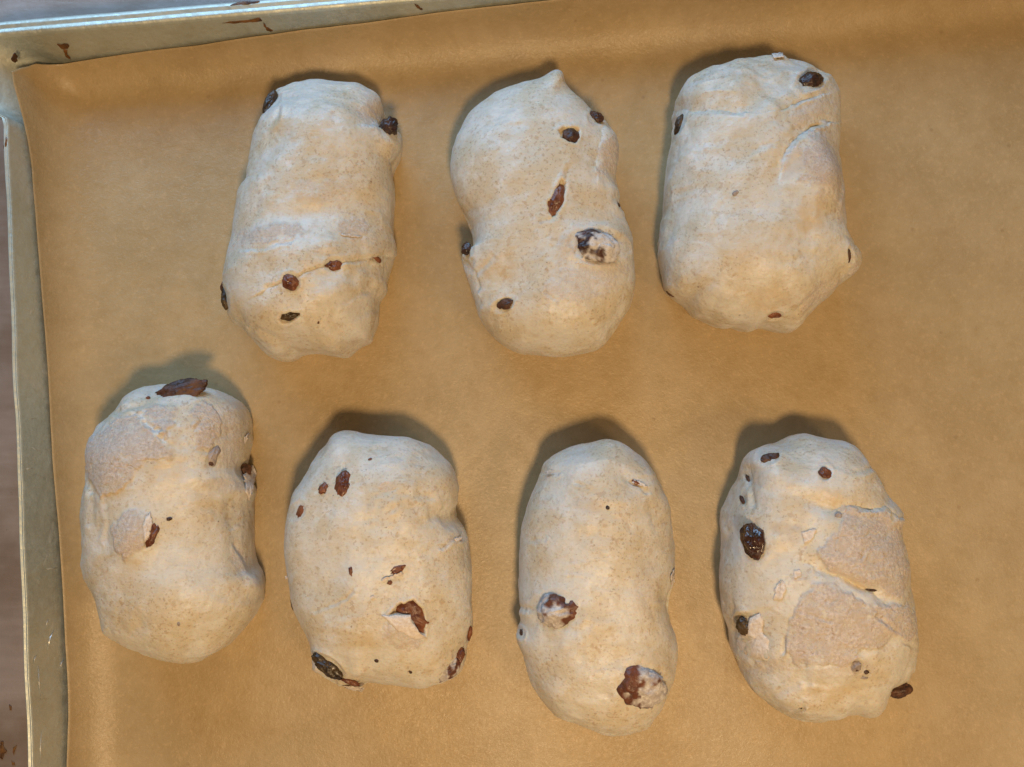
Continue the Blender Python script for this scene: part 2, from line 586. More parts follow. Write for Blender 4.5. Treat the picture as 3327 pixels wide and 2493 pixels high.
for i, pts in enumerate(([(68, 1210), (82, 1215), (84, 1240), (72, 1248)], [(0, 1500), (20, 1475), (30, 1510), (52, 1540), (30, 1560), (20, 1600), (0, 1590)],
                         [(95, 1520), (118, 1498), (112, 1530), (100, 1565), (92, 1550)], [(82, 1610), (104, 1620), (108, 1640), (90, 1640)], [(4, 1470), (22, 1466), (24, 1490), (8, 1492)])):
    patch_on_pan('burnt_stain', sc(pts, 0, 1743, k7), M_STAIN, counter, seed=20 + i, z=-0.0024)

def scratch_material():
    t = NT('fresh_scratch')
    t.set(Base_Color=t.mix(t.noise(500, 3), rgb(0.80, 0.80, 0.76), rgb(0.55, 0.55, 0.52)), Roughness=0.35)
    t.b.inputs['Metallic'].default_value = 0.5
    return t.m
M_SCRATCH = scratch_material()
def scratch(pts, ox, oy, k, w, seed):
    pts = np.array(pts, float)
    d = pts[-1] - pts[0]
    n = np.array([-d[1], d[0]]) / np.linalg.norm(d) * w
    poly = [tuple(p) for p in pts] + [tuple(p + n) for p in pts[::-1][1:-1]] + ([tuple(pts.mean(0) + n)] if len(pts) == 2 else [])
    P = sc(poly, ox, oy, k)
    V = []
    for h in (0.00004, 0.00010):
        for p in P:
            wpt, L, sd, o, n2 = pan_hit(*p)
            th = min(max(o / PAN_RF, 0), WALL)
            out = n2[0] * E1 + n2[1] * E2
            V.append(wpt + h * np.array([-out[0] * math.sin(th), -out[1] * math.sin(th), math.cos(th)]))
    m = len(P)
    V = np.vstack([V, np.mean(V[m:], axis=0)[None]])
    i = np.arange(m)
    make_mesh('scratch', V, grid_quads(2, m, True), M_SCRATCH, pan, tris=np.stack([m + i, m + (i + 1) % m, np.full(m, 2 * m)], 1))
for i_, (pts, w) in enumerate((([(345, 595), (335, 650)], 7), ([(388, 668), (362, 730), (340, 815)], 8), ([(262, 850), (245, 910)], 8), ([(458, 880), (436, 955)], 14), ([(275, 930), (292, 1180)], 5), ([(296, 1400), (291, 1640)], 6), ([(330, 235), (415, 225)], 5), ([(205, 1160), (350, 1165)], 4))):
    scratch(pts, 0, 1743, k7, w, i_)
for i_, (pts, w) in enumerate((([(160, 797), (262, 793)], 7), ([(185, 1158), (240, 1150)], 6), ([(225, 1000), (275, 1030)], 4))):
    scratch(pts, 0, 1000, k7, w, 20 + i_)

# ------------------------------------------------------------------ parchment paper
PAPER_RF = 0.017
PAPER_Z = 0.0006
def flat_of(px, py):
    w, L, sd, o, n2 = pan_hit(px, py)
    q = L - n2 * sd                     # nearest point of the crease
    e = PAPER_RF * math.tan(WALL / 2)
    # same height on the paper's own wider fillet
    z = max(w[2], 0.0)
    oo = np.linspace(0, 0.05, 4000)
    o2 = np.interp(z, profile(oo, PAPER_RF)[1], oo)
    if z < 1e-4:
        return L
    return q + n2 * (o2 - e)

def build_paper():
    left_px = [(20, 222), (36, 270), (52, 330), (66, 385), (80, 450), (95, 540), (110, 720), (121, 860), (131, 1000), (147, 1180), (165, 1500), (184, 1740),
               (198, 1950), (209, 2200), (212, 2330), (209, 2493)]
    top_px = [(20, 222), (60, 213), (110, 203), (200, 200), (300, 186), (480, 160), (640, 141), (820, 113), (1000, 88), (1200, 66), (1400, 38), (1600, 14), (1740, 0)]
    LF = np.array([flat_of(*p) for p in left_px])
    TF = np.array([flat_of(*p) for p in top_px])
    LF[0] = TF[0]
    # carry the edges on past the picture, straight
    br = PH - 0.004
    LF = np.vstack([LF, [[LF[-1, 0] + 0.001, br]]])
    ar = PW - 0.006
    sl = (TF[-1, 1] - TF[5, 1]) / (TF[-1, 0] - TF[5, 0])
    e_end = max(TF[-1, 1] + sl * 0.4 * (ar - TF[-1, 0]), -0.026)
    TF = np.vstack([TF, [[TF[-1, 0] + 0.06, (TF[-1, 1] * 0.5 + e_end * 0.5)], [ar, e_end]]])
    nu, nv = 330, 250
    T = resample(TF, nu, closed=False)
    Lf = resample(LF, nv, closed=False)
    Rr = resample([T[-1], (ar, br)], nv, closed=False)
    B = resample([Lf[-1], (ar, br)], nu, closed=False)
    u = np.linspace(0, 1, nu)[None, :, None]
    v = np.linspace(0, 1, nv)[:, None, None]
    P = ((1 - v) * T[None] + v * B[None] + (1 - u) * Lf[:, None] + u * Rr[:, None]
         - ((1 - u) * (1 - v) * T[0] + u * (1 - v) * T[-1] + (1 - u) * v * Lf[-1] + u * v * np.array([ar, br])))
    P = P.reshape(-1, 2)
    sd, na, nb = rr(P[:, 0], P[:, 1], 0.009)
    e = PAPER_RF * math.tan(WALL / 2)
    o = sd + e
    x, z = profile(o, PAPER_RF)
    x = np.where(o > 0, x, sd)
    z = np.where(o > 0, z, 0)
    th = np.clip(o / PAPER_RF, 0, WALL)
    Q = P + np.stack([na, nb], 1) * (x - sd)[:, None]
    Wd = to_world(Q[:, 0], Q[:, 1])
    N2 = na[:, None] * E1 + nb[:, None] * E2
    F3 = np.stack([P[:, 0], P[:, 1], P[:, 0] * 0], 1)
    wv = 0.00022 * fbm(F3, 0.03, 3, 3) + 0.0003 * sstep(o, -0.01, 0.012) * (1 + fbm(F3 * np.array([1, 0.4, 1]), 0.035, 9, 3))
    off = PAPER_Z + wv
    V = np.concatenate([Wd - N2 * (np.sin(th) * off)[:, None], (z + np.cos(th) * off)[:, None]], 1)
    ob = make_mesh('parchment_paper', V, grid_quads(nv, nu, False), M_PAPER)
    so = ob.modifiers.new('thickness', 'SOLIDIFY')
    so.thickness = 0.00012
    so.offset = -1
    ob['label'] = 'sheet of brown baking parchment lining the pan under the rolls'
    ob['category'] = 'parchment'
    return ob
build_paper()

# ------------------------------------------------------------------ dough rolls
def raisin_mesh(a, b, c, seed):
    nu, nv = 48, 30
    th = np.linspace(0, 2 * math.pi, nu, endpoint=False)
    ph = np.linspace(0, math.pi, nv)
    T, F = np.meshgrid(th, ph)
    D = np.stack([np.sin(F) * np.cos(T), np.sin(F) * np.sin(T), np.cos(F)], -1).reshape(-1, 3)
    S = D + seed * 3.1
    ridge = 1 - np.abs(noise(S, 0.62, seed)) * 2
    r = 0.97 + 0.22 * noise(S, 0.85, seed + 3) + 0.13 * ridge + 0.10 * (1 - 2 * np.abs(noise(S, 0.33, seed + 5))) + 0.04 * noise(S, 0.14, seed + 7)
    V = D * r[:, None] * np.array([a, b, c])
    return V, grid_quads(nv, nu, True)

def roll_base(P, ze, H, spec, NT_, NR, NB):
    fine = smooth_loop(P, 1.6)
    soft = smooth_loop(P, 16.0)
    # keep the size lost by smoothing
    det = fine - soft
    cen = soft.mean(0)
    cv = np.cov((soft - cen).T)
    ev, em = np.linalg.eigh(cv)
    ax = em[:, 1]
    if ax[1] < 0:
        ax = -ax
    tv = np.array([-ax[1], ax[0]])
    la, lw = (soft - cen) @ ax, (soft - cen) @ tv
    half_l, half_w = (la.max() - la.min()) / 2, (lw.max() - lw.min()) / 2
    mid = (la.max() + la.min()) / 2
    sl = max(half_l - half_w * 0.95, 0.004)
    x = (la - mid) / sl
    pa = sl * np.tanh(x * 0.95) / math.tanh(0.95 * half_l / sl) + mid
    # the spine follows the middle of the roll
    bins = np.linspace(la.min(), la.max(), 25)
    midw = []
    for bq in bins:
        m = np.abs(la - bq) < half_l * 0.12
        midw.append((lw[m].max() + lw[m].min()) / 2)
    pw = np.interp(pa, bins, smooth_loop(np.array(midw)[:, None], 2.0)[:, 0] * np.clip(1.1 - ((bins - mid) / half_l) ** 4, 0, 1))
    A = cen + pa[:, None] * ax + pw[:, None] * tv
    A = smooth_loop(A, 4)
    # rings
    ph = np.linspace(0, math.pi / 2, NR)
    s_top = np.sin(ph)
    z_top = ze + (H - ze) * np.cos(ph) ** 0.86
    pb = np.linspace(0, math.pi / 2, NB + 1)[1:]
    s_bot = 1 - 0.10 * (1 - np.cos(pb))
    z_bot = ze * (1 - np.sin(pb) ** 1.1) + PAPER_Z * 0.7
    s = np.concatenate([s_top, s_bot])
    z = np.concatenate([z_top, z_bot])
    top = np.concatenate([np.ones(NR), np.cos(pb)])
    S = s[:, None, None]
    XY = A[None] + S * (soft - A)[None] + (S ** 3.5) * det[None]
    G = np.concatenate([XY, np.broadcast_to(z[:, None, None], (len(s), NT_, 1))], -1)
    # gentle variation of the height along and across the roll
    al = ((G[..., 0] - cen[0]) * ax[0] + (G[..., 1] - cen[1]) * ax[1]) / half_l
    hv = 1 + spec.get('slope', 0.0) * al - 0.10 * np.clip(np.abs(al) - 0.35, 0, 1) ** 2
    G[..., 2] = np.where(G[..., 2] > ze, ze + (G[..., 2] - ze) * hv, G[..., 2])
    return G, (cen, ax, tv, half_l, top)

def build_roll(spec):
    name_label = spec['label']
    ox, oy, k = spec['o'][0], spec['o'][1], spec['k']
    mmpx = k / 8.9 / 1000.0               # metres per traced unit
    H, ze, seed = spec.get('H', 0.040), spec.get('ze', 0.016), spec['seed']
    NT_, NR, NB = 560, 165, 26
    out = np.array([un(ox + x * k, oy + y * k, ze)[:2] for x, y in spec['outline']])
    if np.sum(out[:, 0] * np.roll(out[:, 1], -1) - out[:, 1] * np.roll(out[:, 0], -1)) < 0:
        out = out[::-1]
    P = resample(out, NT_)
    P3 = np.concatenate([P, np.full((NT_, 1), ze)], 1)
    tpx = project(P3)
    tg = smooth_loop(tpx, 8.0)
    tg = np.roll(tg, -1, 0) - np.roll(tg, 1, 0)
    npx = np.stack([tg[:, 1], -tg[:, 0]], 1)
    npx /= np.linalg.norm(npx, axis=1, keepdims=True)
    if ((tpx - tpx.mean(0)) * npx).sum() < 0:
        npx = -npx
    for it in range(4):
        G, base_vars = roll_base(P, ze, H, spec, NT_, NR, NB)
        if it == 3:
            break
        gp = project(G[:NR].reshape(-1, 3)).reshape(NR, NT_, 2)
        exc = ((gp - tpx[None]) * npx[None]).sum(-1).max(0)
        exc = smooth_loop(exc[:, None], 5.0)
        P = P - np.stack([npx[:, 0], -npx[:, 1]], 1) * exc * (0.9 / 8.9 / 1000.0)
    cen, ax, tv, half_l, top = base_vars

    # normals of the base
    du = np.roll(G, -1, 1) - np.roll(G, 1, 1)
    dv = np.gradient(G, axis=0)
    Nn = np.cross(du, dv)
    if Nn[NR // 2, :, 2].mean() < 0:
        Nn = -Nn
    Nn[0:2] = (0, 0, 1)
    Nn /= np.maximum(np.linalg.norm(Nn, axis=-1, keepdims=True), 1e-12)
    V = G.reshape(-1, 3)
    N = Nn.reshape(-1, 3)
    tm = np.repeat(top, NT_)
    pix = project(V)
    X, Y = (pix[:, 0] - ox) / k, (pix[:, 1] - oy) / k
    view = CAM[None] - V
    vis = ((view * N).sum(1) > 0) & (tm > 0.3)
    off3 = np.array([seed * 0.37, seed * 0.11, seed * 0.23])
    Vn = V + off3
    calm = sstep(noise(Vn, 0.018, seed + 70), -0.2, 0.6)
    disp = (0.0012 * noise(Vn, 0.024, seed) + 0.0008 * noise(Vn, 0.012, seed + 1)
            + (0.00014 + 0.00042 * calm) * noise(Vn, 0.0055, seed + 2) + (0.00005 + 0.00013 * calm) * noise(Vn, 0.0025, seed + 3) + 0.00005 * noise(Vn, 0.0011, seed + 4))
    disp *= 0.35 + 0.65 * tm
    # stretch wrinkles running across the roll
    wr = np.stack([(V @ np.array([*tv, 0])) * 0.30, (V @ np.array([*ax, 0])), V[:, 2] * 0.4], 1) + off3
    disp += tm * spec.get('wrinkle', 0.0003) * (1 - 2 * np.abs(noise(wr + 0.002 * noise(Vn, 0.01, seed + 8)[:, None], 0.0045, seed + 6))) * sstep(noise(Vn, 0.016, seed + 9), 0.0, 0.7)
    flour = np.zeros(len(V))
    film = np.zeros(len(V))
    moist = np.zeros(len(V))
    jx = 16 * noise(Vn, 0.0075, seed + 11) + 9 * noise(Vn, 0.0032, seed + 12) + 7 * noise(Vn, 0.0013, seed + 15)
    jy = 16 * noise(Vn, 0.0075, seed + 13) + 9 * noise(Vn, 0.0032, seed + 14) + 7 * noise(Vn, 0.0013, seed + 16)
    vary = 0.35 + 0.9 * sstep(noise(Vn, 0.007, seed + 17), -0.5, 0.6)
    def ell(x, y, rx, ry, ang):
        c_, s_ = math.cos(math.radians(ang)), math.sin(math.radians(ang))
        dx, dy = X - x, Y - y
        return np.hypot((dx * c_ + dy * s_) / rx, (-dx * s_ + dy * c_) / ry)
    V0, disp0 = V.copy(), None
    for (x, y, rx, ry, ang, h) in spec.get('bumps', ()):
        r = ell(x, y, rx, ry, ang)
        disp += vis * h * 0.0014 * np.exp(-r ** 2 * 1.2)
    for (pts, w, depth) in spec.get('cracks', ()):
        d, sd = poly_dist(X + jx * .55, Y + jy * .55, pts, False)
        disp -= vis * vary * depth * 0.0006 * np.exp(-(d / (1.25 * w)) ** 2)
        disp += vis * vary * depth * 0.00035 * np.exp(-((d - 2.2 * w) / (1.2 * w)) ** 2) * (sd > 0)
    for (pts, h, fade) in spec.get('steps', ()):
        # one side (right of the direction drawn, seen in the photograph) stands proud
        d, sd = poly_dist(X + jx * .55, Y + jy * .55, pts, False)
        ends = np.minimum(np.hypot(X - pts[0][0], Y - pts[0][1]), np.hypot(X - pts[-1][0], Y - pts[-1][1]))
        g = sstep(d * (sd > 0), 0, 5) * np.exp(-(d / fade) ** 2) * sstep(ends, 0, 40)
        disp += vis * h * 0.001 * g
        disp -= vis * 0.35 * abs(h) * 0.001 * np.exp(-(d / 7) ** 2) * sstep(ends, 0, 30)
    for (pts, h) in spec.get('plates', ()):
        d, _ = poly_dist(X + jx * 1.3, Y + jy * 1.3, pts, True)
        db = d + 12 * noise(Vn, 0.0022, seed + 22)
        m = sstep(db, -8, 12)
        net = np.abs(noise(Vn, 0.0075, seed + 23) + 0.3 * noise(Vn, 0.002, seed + 24))
        rough = 0.5 + 0.5 * noise(Vn, 0.0018, seed + 21)
        lip = np.exp(-((d - 9) / 9) ** 2)
        disp += vis * 0.00075 * h * (m * (0.12 + 0.60 * vary + 0.25 * rough) + 0.18 * lip * vary - 0.5 * m * np.exp(-(net / 0.05) ** 2))
        flour = np.maximum(flour, vis * m)
    for (x, y, rx, ry, ang, val) in spec.get('dust', ()):
        r = ell(x, y, rx, ry, ang)
        flour = np.maximum(flour, vis * val * sstep(1.15 - r + 0.35 * noise(Vn, 0.004, seed + 31) + 0.25 * noise(Vn, 0.0013, seed + 32), 0, 0.4))
    for (x, y, rx, ry, ang, val) in spec.get('film', ()):
        r = ell(x, y, rx, ry, ang)
        film = np.maximum(film, vis * val * sstep(1.1 - r + 0.2 * noise(Vn, 0.003, seed + 41), 0, 0.5))
    for (x, y, rx, ry, ang, val) in spec.get('moist', ()):
        r = ell(x, y, rx, ry, ang)
        moist = np.maximum(moist, vis * val * sstep(1.15 - r + 0.4 * noise(Vn, 0.004, seed + 51), 0, 0.6))
    base_disp = disp.copy()
    for (pts, depth) in spec.get('holes', ()):
        d, _ = poly_dist(X + jx * .5, Y + jy * .5, pts, True)
        disp += vis * 0.001 * (-depth * sstep(d, -2, 7) + 0.22 * np.exp(-((d + 12) / 10) ** 2))
        moist = np.maximum(moist, vis * 0.5 * sstep(d, -8, 4))
    for rs in spec.get('raisins', ()):
        x, y, a, b, ang, lift = rs[:6]
        sock = rs[7] if len(rs) > 7 else 0.0
        if sock:
            r = ell(x, y, a, b, ang) + 0.12 * noise(Vn, 0.003, seed + 61)
            disp += vis * 0.001 * sock * (-1.0 * np.exp(-(r / 1.12) ** 6) + 0.42 * np.exp(-((r - 1.42) / 0.26) ** 2))
    VD = V + N * disp[:, None]
    VD[:, 2] = np.maximum(VD[:, 2], PAPER_Z * 0.7)
    # the thing
    base = np.array([cen[0], cen[1], 0.0])
    root = bpy.data.objects.new('dough_roll', None)
    COL.objects.link(root)
    root.location = base
    root['label'] = name_label
    root['category'] = 'dough roll'
    root['group'] = 'raw raisin dough rolls on the parchment'
    nrows = G.shape[0]
    q = grid_quads(nrows, NT_, True)
    # close the underside
    nb_ = len(VD)
    VD2 = np.vstack([VD, [[cen[0], cen[1], PAPER_Z * 0.7]]])
    i = np.arange(NT_)
    last = (nrows - 1) * NT_
    tri = np.stack([last + i, last + (i + 1) % NT_, np.full(NT_, nb_)], 1)
    # faces must look outwards
    e1 = VD[q[:, 1]] - VD[q[:, 0]]
    e2 = VD[q[:, 3]] - VD[q[:, 0]]
    if (np.cross(e1, e2) * N[q[:, 0]]).sum(1).mean() < 0:
        q = q[:, ::-1]
        tri = tri[:, ::-1]
    pad = lambda arr: np.append(arr, 0.0)
    make_mesh('dough', VD2 - base, q, M_DOUGH, root, attrs={'flour': pad(flour), 'film': pad(film), 'moist': pad(moist)}, tris=tri)
    # helpers that find a spot of the surface
    vi = np.where(vis)[0]
    pv = np.stack([X[vi], Y[vi]], 1)
    VB = V + N * base_disp[:, None]
    def spot(x, y):
        j = vi[np.argmin((pv[:, 0] - x) ** 2 + (pv[:, 1] - y) ** 2)]
        return j
    # raisins
    for n_, rs in enumerate(spec.get('raisins', ())):
        x, y, a, b, ang, lift, kind = rs[:7]
        cfac = rs[8] if len(rs) > 8 else 0.62
        j = spot(x, y)
        nn = N[j]
        upw = rs[11] if len(rs) > 11 else 0.25
        nn = nn * (1 - upw) + np.array([0, 0, upw])
        nn /= np.linalg.norm(nn)
        t1 = np.array([math.cos(math.radians(ang)), -math.sin(math.radians(ang)), 0])
        t1 = t1 - nn * (t1 @ nn)
        t1 /= np.linalg.norm(t1)
        t2 = np.cross(nn, t1)
        sz = 0.92 if max(a, b) > 26 else 0.74
        am, bm = a * mmpx * sz, b * mmpx * sz
        cm = min(am, bm) * cfac + max(am, bm) * 0.10
        R, fq = raisin_mesh(am, bm, cm, seed * 31 + n_)
        # exact place under the traced point
        pj = un(ox + x * k, oy + y * k, VB[j, 2])
        Pc = pj + nn * (lift * cm)
        Rw = R[:, :1] * t1 + R[:, 1:2] * t2 + R[:, 2:3] * nn + Pc
        Rw[:, 2] = np.maximum(Rw[:, 2], PAPER_Z + 0.0002)
        at = None
        if kind in ('floured', 'filmed'):
            da = rs[9] if len(rs) > 9 else 0.0
            dl = rs[10] if len(rs) > 10 else 0.2
            wd = t1 @ np.array([math.cos(math.radians(da)), -math.sin(math.radians(da)), 0])
            dirw = np.array([math.cos(math.radians(da)), -math.sin(math.radians(da)), 0])
            q_ = 0.6 * (Rw - Pc) / max(am, bm)
            at = {'dust': sstep(q_ @ dirw + dl + 0.75 * noise(Rw + 1, 0.0032, seed + n_) + 0.5 * noise(Rw + 1, 0.0013, seed + n_ + 5), -0.10, 0.30)}
        make_mesh('raisin', Rw - base, fq, M_RAISIN[kind], root, attrs=at)
    # loose flakes and torn skin
    for n_, fk in enumerate(spec.get('flakes', ())):
        pts, lifts = fk[0], fk[1]
        mat = M_FLAKE if len(fk) < 3 else fk[2]
        nm = 'skin_flake' if len(fk) < 4 else fk[3]
        m = 40
        Pp = resample([(p[0], p[1], l) for p, l in zip(pts, lifts)], m)
        rng = np.random.RandomState(seed * 7 + n_)
        span = np.ptp(Pp[:, 0]) + np.ptp(Pp[:, 1])
        Pp[:, :2] += (smooth_loop(rng.randn(m, 2), 0.7)) * min(4.0, span * 0.02)
        cc = Pp.mean(0)
        rows = []
        for s_ in (0.02, 0.35, 0.7, 1.0):
            for p in Pp:
                q_ = cc + (p - cc) * s_
                j = spot(q_[0], q_[1])
                w = un(ox + q_[0] * k, oy + q_[1] * k, VB[j, 2])
                rows.append(w + N[j] * (q_[2] * 0.001 + 0.00012))
        rows = np.array(rows)
        rows2 = rows.copy()
        rows2[:, 2] -= 0.00035
        allv = np.vstack([rows, rows2[::-1].reshape(4, m, 3)[:, ::-1].reshape(-1, 3)])
        make_mesh(nm, allv - base, grid_quads(8, m, True), mat, root)
    return root

ROLLS = []
ROLLS.append(dict(seed=1, o=(680, 220), k=0.5909, H=0.040, slope=-0.26, wrinkle=0.00028,
    label='pale dough roll nearest the pan corner, one raisin bulging from its upper right edge',
    outline=[(400,95),(460,72),(560,65),(650,68),(720,85),(790,100),(835,108),(870,145),(912,185),(938,230),(945,285),(948,330),(985,385),(1030,385),(1047,365),(1043,420),(1012,485),(990,535),
        (998,600),(1003,680),(1000,780),(1000,880),(1003,980),(985,1050),(965,1110),(948,1180),(958,1208),(938,1238),(918,1275),(918,1380),(900,1450),(885,1505),(830,1532),(790,1562),(750,1594),(700,1588),
        (650,1568),(560,1552),(480,1556),(430,1587),(380,1588),(320,1560),(260,1500),(215,1442),(150,1405),(120,1350),(112,1290),(97,1230),(94,1150),(105,1030),(125,920),(145,790),(152,700),(162,672),(188,655),(205,590),
        (225,500),(250,390),(275,310),(310,230),(345,140),(375,108)],
    raisins=[(338,186,36,76,14,0.0,'olive',0.3),(985,340,54,54,10,0.25,'dark',0.4,0.85),(920,1054,34,20,10,-0.25,'red',0.25),(682,1088,44,30,-8,-0.15,'red',0.4),
        (452,1180,40,42,90,-0.1,'red',0.45),(430,1364,48,32,-8,-0.75,'olive',0.0),(488,1352,20,14,-10,-0.9,'olive'),(94,1270,26,58,-8,0.2,'olive',0.3),(78,1205,18,28,0,0.1,'brown'),
        (900,547,17,10,50,-0.1,'grey'),(598,1398,14,10,100,-0.1,'brown')],
    holes=[([(382,1372),(400,1345),(450,1335),(505,1342),(508,1355),(470,1375),(430,1390),(395,1390)],1.6)],
    bumps=[(985,420,70,90,0,1.2),(640,300,220,150,0,1.4),(560,800,260,70,-6,-1.2),(560,1000,300,80,-8,1.4),(700,1230,240,80,-20,1.2),(350,1320,140,90,20,1.0),(880,190,70,60,40,0.8)],
    cracks=[([(190,1005),(320,995),(400,978),(475,962)],9,0.7),([(340,1210),(420,1150),(520,1130),(640,1085),(740,1060),(860,1045),(960,1030)],12,0.9),([(330,340),(380,290),(385,240)],14,0.8),
        ([(720,920),(830,930)],8,0.5),([(590,1420),(640,1330)],8,0.5),([(700,1300),(800,1240),(940,1210)],14,0.7),([(930,310),(1000,400),(985,520)],12,0.7),([(640,1480),(760,1390),(900,1330)],16,0.6),([(250,1430),(340,1470),(470,1560)],14,0.7)],
    steps=[([(960,1035),(860,1050),(740,1068),(640,1092),(520,1138),(420,1165),(330,1215)],0.9,70)],
    dust=[(330,920,180,60,-10,0.8),(790,880,80,55,0,0.8),(880,230,70,110,-20,0.55),(620,680,180,60,0,0.35)],
    moist=[(380,320,60,30,-40,0.5),(540,720,70,40,0,0.35)],
    flakes=[([(718,914),(770,918),(836,926),(832,934),(770,930),(720,922)],[.05,.05,.05,.3,.3,.2]),([(935,1232),(915,1216),(930,1203),(958,1205)],[.2,.1,.1,.5]),([(200,1008),(310,990),(470,962),(462,972),(320,1003)],[.05,.05,.05,.35,.35])]))
ROLLS.append(dict(seed=2, o=(1420, 200), k=0.603, H=0.039, slope=-0.2, wrinkle=0.00015,
    label='dough roll with pointed tip and waisted left side, topped by a large flour-capped raisin',
    outline=[(600,70),(625,58),(652,55),(678,70),(693,112),(740,170),(790,225),(830,275),(870,305),(908,328),(925,370),(960,430),(973,490),(965,560),(962,640),(980,700),(998,742),(985,775),(1002,830),(1025,900),(1048,950),(1055,1020),
        (1065,1090),(1076,1180),(1072,1250),(1045,1330),(1000,1400),(950,1470),(905,1530),(860,1557),(800,1570),(720,1583),(640,1580),(540,1565),(450,1555),(380,1525),(320,1480),(265,1410),(225,1330),(195,1260),(175,1210),
        (150,1160),(125,1090),(120,1045),(160,1040),(186,1000),(188,920),(165,850),(135,780),(105,680),(85,620),(78,570),(82,500),(100,450),(130,390),(165,310),(220,240),(300,175),(380,140),(450,118),(540,100)],
    raisins=[(632,60,22,12,-10,0.3,'brown'),(672,78,12,12,0,0.2,'brown'),(858,302,40,32,20,0.15,'brown',0.3),(725,397,48,44,-20,-0.75,'brown',0.0),(648,742,52,100,16,-0.85,'red',0.0,0.5),(862,998,118,76,8,-0.28,'floured',0.9,0.55,5,0.18),
        (160,1012,30,38,0,0.15,'dark',0.3),(365,1312,44,28,-20,-0.5,'brown',0.5),(975,775,18,26,60,-0.2,'brown')],
    holes=[([(652,365),(690,348),(740,350),(772,368),(765,410),(740,442),(700,435),(660,410)],1.7),([(672,640),(690,665),(686,730),(672,790),(645,830),(622,842),(605,810),(602,760),(625,735),(645,680)],1.6)],
    bumps=[(360,500,230,260,0,1.6),(370,1190,170,150,20,-1.2),(300,1330,90,90,0,0.8),(700,1350,260,180,0,1.4),(180,830,60,120,0,-0.8),(930,430,60,120,0,0.9),(860,1000,170,120,0,0.8),(650,80,50,50,0,1.0),(560,860,180,90,-20,0.6)],
    cracks=[([(550,868),(600,862),(640,845)],9,0.5),([(720,575),(690,650)],10,0.6),([(330,1420),(320,1340),(345,1290),(420,1270)],12,0.8),([(950,745),(985,780),(1000,800)],11,1.2),([(220,1140),(240,1100),(300,1050)],14,0.8),
        ([(140,1090),(190,1140),(225,1220)],14,0.9),([(580,1245),(610,1260),(625,1280)],7,0.4),([(760,1070),(880,1075),(960,1080)],12,0.5),([(130,800),(250,790),(330,740),(460,720)],18,0.5)],
    steps=[([(900,330),(880,420),(865,520),(860,600)],-0.5,60),([(240,1300),(210,1180),(180,1080)],0.8,60)],
    dust=[(920,520,55,110,10,0.85),(700,1000,60,110,20,0.45),(760,1200,190,100,-10,0.5),(880,1120,140,50,0,0.5)],
    moist=[(330,1130,110,60,20,0.5),(720,545,60,25,-20,0.5),(360,1060,80,40,0,0.4),(600,680,40,50,0,0.4)],
    flakes=[([(905,335),(935,380),(970,450),(968,560),(940,540),(920,450)],[.4,.3,.5,.5,.1,.1]),([(745,1090),(790,1050),(800,1080),(780,1095)],[.1,.3,.3,.1])]))
